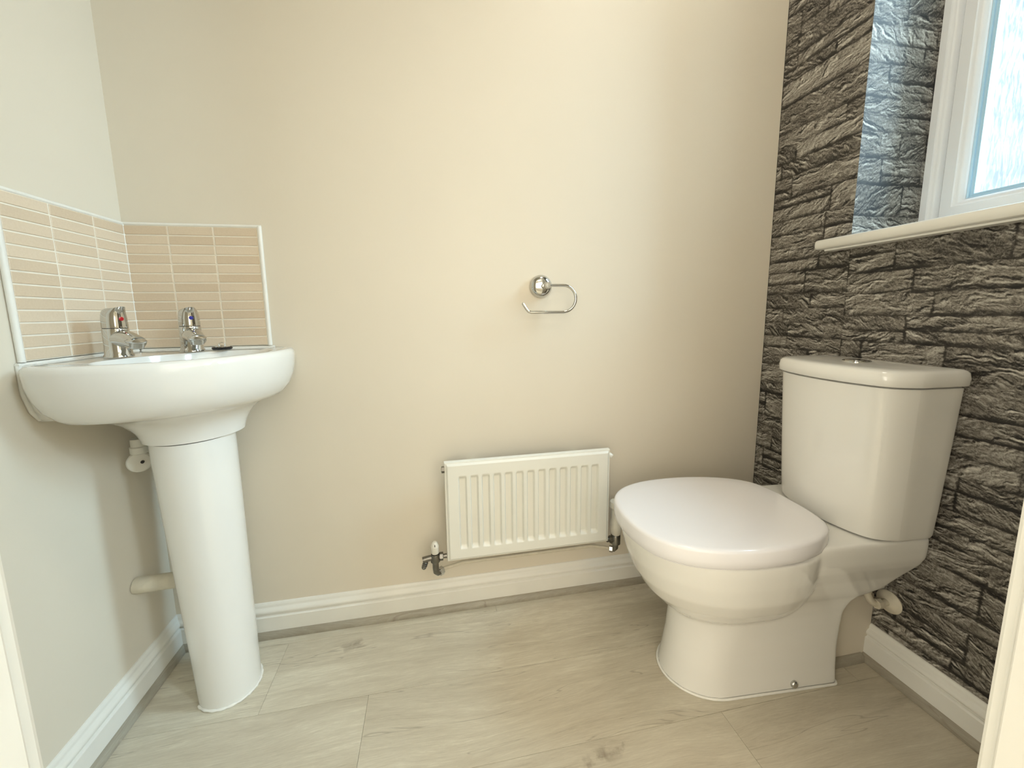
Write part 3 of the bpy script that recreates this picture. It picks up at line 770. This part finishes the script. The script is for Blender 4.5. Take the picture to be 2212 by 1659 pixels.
# everything below in the toilet's own frame: -x is forward, y lateral
def T(x): return x-1.838
def plan(xf, xb, hw, z, nf=24, p=2.0, ctr=None, rb=0.02):
    """closed plan: (super)elliptic front, straight sides, rounded back corners."""
    if ctr is None: ctr = xf+hw*1.15
    pts = []
    for i in range(nf*2+1):
        t = -PI/2+PI*i/(nf*2)
        c, s = math.cos(t), math.sin(t)
        pts.append((ctr-(ctr-xf)*abs(c)**(2/p), hw*(1 if s > 0 else -1)*abs(s)**(2/p)))
    for i in range(9):
        a = PI/2*i/8; pts.append((xb-rb+rb*math.sin(a), hw-rb+rb*math.cos(a)))
    for i in range(9):
        a = PI/2*i/8; pts.append((xb-rb+rb*math.cos(a), -hw+rb-rb*math.sin(a)))
    return [Vector((T(x), y, z)) for x, y in pts]
def mesh_of(build):
    bm = bmesh.new(); build(bm); bmesh.ops.recalc_face_normals(bm, faces=bm.faces[:]); return bm
pbm = bmesh.new()
# foot
loft(pbm, [plan(1.290, 1.700, 0.096, 0.0, ctr=1.41, rb=.012), plan(1.292, 1.700, 0.095, 0.004, ctr=1.41, rb=.012), plan(1.300, 1.700, 0.091, 0.05, ctr=1.41, rb=.012), plan(1.307, 1.700, 0.089, 0.10, ctr=1.42, rb=.012),
            plan(1.311, 1.700, 0.090, 0.15, ctr=1.43, rb=.012), plan(1.312, 1.702, 0.093, 0.195, ctr=1.44, rb=.012), plan(1.315, 1.711, 0.098, 0.223, ctr=1.45, rb=.012), plan(1.318, 1.726, 0.103, 0.240, ctr=1.45, rb=.012),
            plan(1.32, 1.748, 0.109, 0.252, ctr=1.45, rb=.012), plan(1.32, 1.772, 0.114, 0.264, ctr=1.46, rb=.012), plan(1.33, 1.805, 0.126, 0.302, ctr=1.46, rb=.012), plan(1.36, 1.828, 0.143, 0.340, ctr=1.48, rb=.012), plan(1.38, 1.832, 0.149, 0.360, ctr=1.48, rb=.012), plan(1.40, 1.832, 0.151, 0.388, ctr=1.50, rb=.012), plan(1.56, 1.832, 0.150, 0.4085, ctr=1.56, rb=.012)])
# trap leg inside the arch
loft(pbm, [plan(1.60, 1.752, 0.055, 0.16, ctr=1.66, rb=.03), plan(1.60, 1.754, 0.055, 0.30, ctr=1.66, rb=.03)])
# bowl
def egg(x0, x1, hw, z, n=64, xm=None):
    xm = xm if xm is not None else x0+(x1-x0)*0.50
    pts = []
    for i in range(n):
        t = 2*PI*i/n; c = math.cos(t); s = math.sin(t)
        a = (xm-x0) if c > 0 else (x1-xm); pw = 0.92 if c > 0 else 0.62
        pts.append(Vector((T(xm-a*(abs(c)**pw)*(1 if c > 0 else -1)), hw*(abs(s)**0.92)*(1 if s > 0 else -1), z)))
    return pts
loft(pbm, [egg(1.40, 1.58, 0.035, 0.150), egg(1.345, 1.595, 0.062, 0.164), egg(1.306, 1.604, 0.084, 0.185), egg(1.270, 1.612, 0.112, 0.216), egg(1.238, 1.620, 0.137, 0.250), egg(1.213, 1.628, 0.154, 0.290),
            egg(1.195, 1.634, 0.164, 0.335), egg(1.186, 1.637, 0.169, 0.372), egg(1.184, 1.638, 0.170, 0.3915)])
tmp_me = bpy.data.meshes.new('tmp'); bmesh.ops.recalc_face_normals(pbm, faces=pbm.faces[:]); pbm.to_mesh(tmp_me); pbm.free()
tmp = bpy.data.objects.new('tmp', tmp_me); COL.objects.link(tmp)
rm = tmp.modifiers.new('r', 'REMESH'); rm.mode = 'VOXEL'; rm.voxel_size = 0.0042; rm.use_smooth_shade = True
sm = tmp.modifiers.new('s', 'SMOOTH'); sm.factor = 0.5; sm.iterations = 7
dg = bpy.context.evaluated_depsgraph_get()
pan_me = bpy.data.meshes.new_from_object(tmp.evaluated_get(dg)); bpy.data.objects.remove(tmp)
pan_me.name = 'pan'; pan_me.materials.clear(); pan_me.materials.append(M['ceramic'])
for v in pan_me.vertices:
    if v.co.z < 0.004: v.co.z = 0.0008
pan = bpy.data.objects.new('pan', pan_me); COL.objects.link(pan); pan.parent = toi
for p in pan_me.polygons: p.use_smooth = True
# sealant at the foot
fp = plan(1.2895, 1.700, 0.0965, 0.002, ctr=1.41, rb=.012)
bm = bmesh.new(); tube(bm, fp, 0.0030, 8, closed=True)
obj('sealant_bead', bm, 'sealant', toi, smooth=60, world=False)
# seat ring and lid
lidh = catmull([(1.170, 0.0), (1.176, 0.052), (1.196, 0.102), (1.238, 0.142), (1.300, 0.1670), (1.375, 0.1775), (1.450, 0.1760), (1.515, 0.1650), (1.572, 0.1430), (1.610, 0.1100), (1.626, 0.0600), (1.629, 0.0)], 6)
lid_poly = lidh+[(x, -y) for x, y in lidh[::-1][1:-1]]
LC = (1.40, 0.0)
def lidring(ins, z, dz=0):
    pr = polar_ring(lid_poly, LC, 128); out = []
    for x, y in pr:
        dx, dy = x-LC[0], y-LC[1]; L = math.hypot(dx, dy); k = (L-ins)/L
        out.append(Vector((T(LC[0]+dx*k), dy*k, z)))
    return out
bm = bmesh.new(); loft(bm, [lidring(0.014, 0.3925), lidring(0.0100, 0.3928), lidring(0.0085, 0.3940), lidring(0.0085, 0.3965), lidring(0.012, 0.3975)])
obj('seat', bm, 'seat', toi, smooth=50, world=False)
bm = bmesh.new(); loft(bm, [lidring(0.008, 0.3982), lidring(0.0035, 0.3986), lidring(0.0014, 0.4005), lidring(0.0, 0.414), lidring(0.0006, 0.4325), lidring(0.0022, 0.4363), lidring(0.0055, 0.4387), lidring(0.012, 0.4400), lidring(0.05, 0.4417), lidring(0.10, 0.4427), lidring(0.16, 0.4433)])
obj('lid', bm, 'seat', toi, smooth=50, world=False, label='closed glossy white lid')
for s in (-1, 1):
    bm = bmesh.new(); lathe(bm, (T(1.628), s*0.075, 0.4088), (0, 0, 1), [(0.012, 0), (0.012, 0.012), (0.009, 0.015)], 20)
    obj('hinge', bm, 'chrome', toi, smooth=40, world=False)
# cistern
CS = -0.019
def cplan(xf, xb, hw, z, bow=0.036, n=56):
    hw -= 0.009
    pts = []
    for i in range(n+1):
        v = -1+2*i/n; vv = math.sin(v*PI/2)
        pts.append((xf+bow*vv*vv+0.045*(abs(vv)**14), CS+hw*vv))
    k = 5; xs_ = pts[-1][0]
    for i in range(1, k): pts.append((xs_+(xb-0.008-xs_)*i/k, CS+hw))
    pts += [(xb-0.008, CS+hw), (xb-0.002, CS+hw-0.002), (xb, CS+hw-0.008), (xb, CS-hw+0.008), (xb-0.002, CS-hw+0.002), (xb-0.008, CS-hw)]
    for i in range(k-1, 0, -1): pts.append((xs_+(xb-0.008-xs_)*i/k, CS-hw))
    return [Vector((T(x), y, z)) for x, y in pts]
Z0c = 0.4100
bm = bmesh.new(); loft(bm, [cplan(1.664, 1.822, 0.138, Z0c), cplan(1.658, 1.825, 0.1435, Z0c+0.003), cplan(1.655, 1.826, 0.146, Z0c+0.010), cplan(1.652, 1.827, 0.1490, 0.48), cplan(1.646, 1.828, 0.1550, 0.62), cplan(1.641, 1.829, 0.1605, 0.755), cplan(1.645, 1.828, 0.157, 0.7565)])
obj('cistern', bm, 'ceramic', toi, smooth=40, world=False)
bm = bmesh.new(); loft(bm, [cplan(1.646, 1.829, 0.158, 0.7590), cplan(1.637, 1.831, 0.1655, 0.7595), cplan(1.6345, 1.832, 0.1675, 0.762), cplan(1.634, 1.832, 0.168, 0.775), cplan(1.636, 1.831, 0.1665, 0.7870), cplan(1.640, 1.829, 0.1630, 0.7915), cplan(1.646, 1.825, 0.158, 0.7940), cplan(1.662, 1.815, 0.144, 0.7952), cplan(1.70, 1.79, 0.105, 0.7965)])
clid = obj('cistern_lid', bm, 'ceramic', toi, smooth=50, world=False)
bm = bmesh.new(); lathe(bm, (T(1.735), CS-0.008, 0.7955), (0, 0, 1), [(0.0270, 0), (0.0270, 0.0030), (0.0250, 0.0045), (0.0225, 0.0045), (0.0222, 0.0032), (0.0218, 0.0048), (0.0150, 0.0056), (0, 0.0058)], 36)
obj('flush_button', bm, 'chrome', toi, smooth=35, world=False, label='round chrome flush button')
for s in (-1, 1):
    bm = bmesh.new(); lathe(bm, (T(1.578), s*0.0935, 0.017), (0, s, 0), [(0.0092, -0.004), (0.0092, 0.003), (0.0085, 0.0055), (0.006, 0.0075), (0.003, 0.0084), (0, 0.0086)], 20)
    obj('floor_bolt_cap', bm, 'chrome', toi, smooth=50, world=False, label='small domed chrome bolt cap')

# water supply valve and wall collar by the toilet
sv = empty('supply_valve', (W, -0.426, 0.19), 'off-white supply elbow with round wall collar on the stone wallpaper behind the toilet', 'valve')
bm = bmesh.new(); lathe(bm, (W-0.0008, -0.432, 0.188), (-1, 0, 0), [(0.0275, 0), (0.0280, 0.002), (0.0260, 0.005), (0.012, 0.010), (0.009, 0.012)], 30)
obj('wall_collar', bm, 'pipe', sv, smooth=40)
bm = bmesh.new()
tube(bm, catmull([(W-0.004, -0.432, 0.188), (W-0.028, -0.431, 0.188), (W-0.046, -0.428, 0.190), (W-0.055, -0.424, 0.200), (W-0.058, -0.415, 0.222), (W-0.060, -0.405, 0.250)], 4), 0.0085, 14)
lathe(bm, (W-0.030, -0.431, 0.188), (-1, 0, 0), [(0.0125, 0), (0.0125, 0.013)], 8)
lathe(bm, (W-0.0575, -0.418, 0.214), (-0.05, 0.25, 0.95), [(0.0120, 0), (0.0120, 0.014)], 8)
obj('elbow', bm, 'pipe', sv, smooth=40)
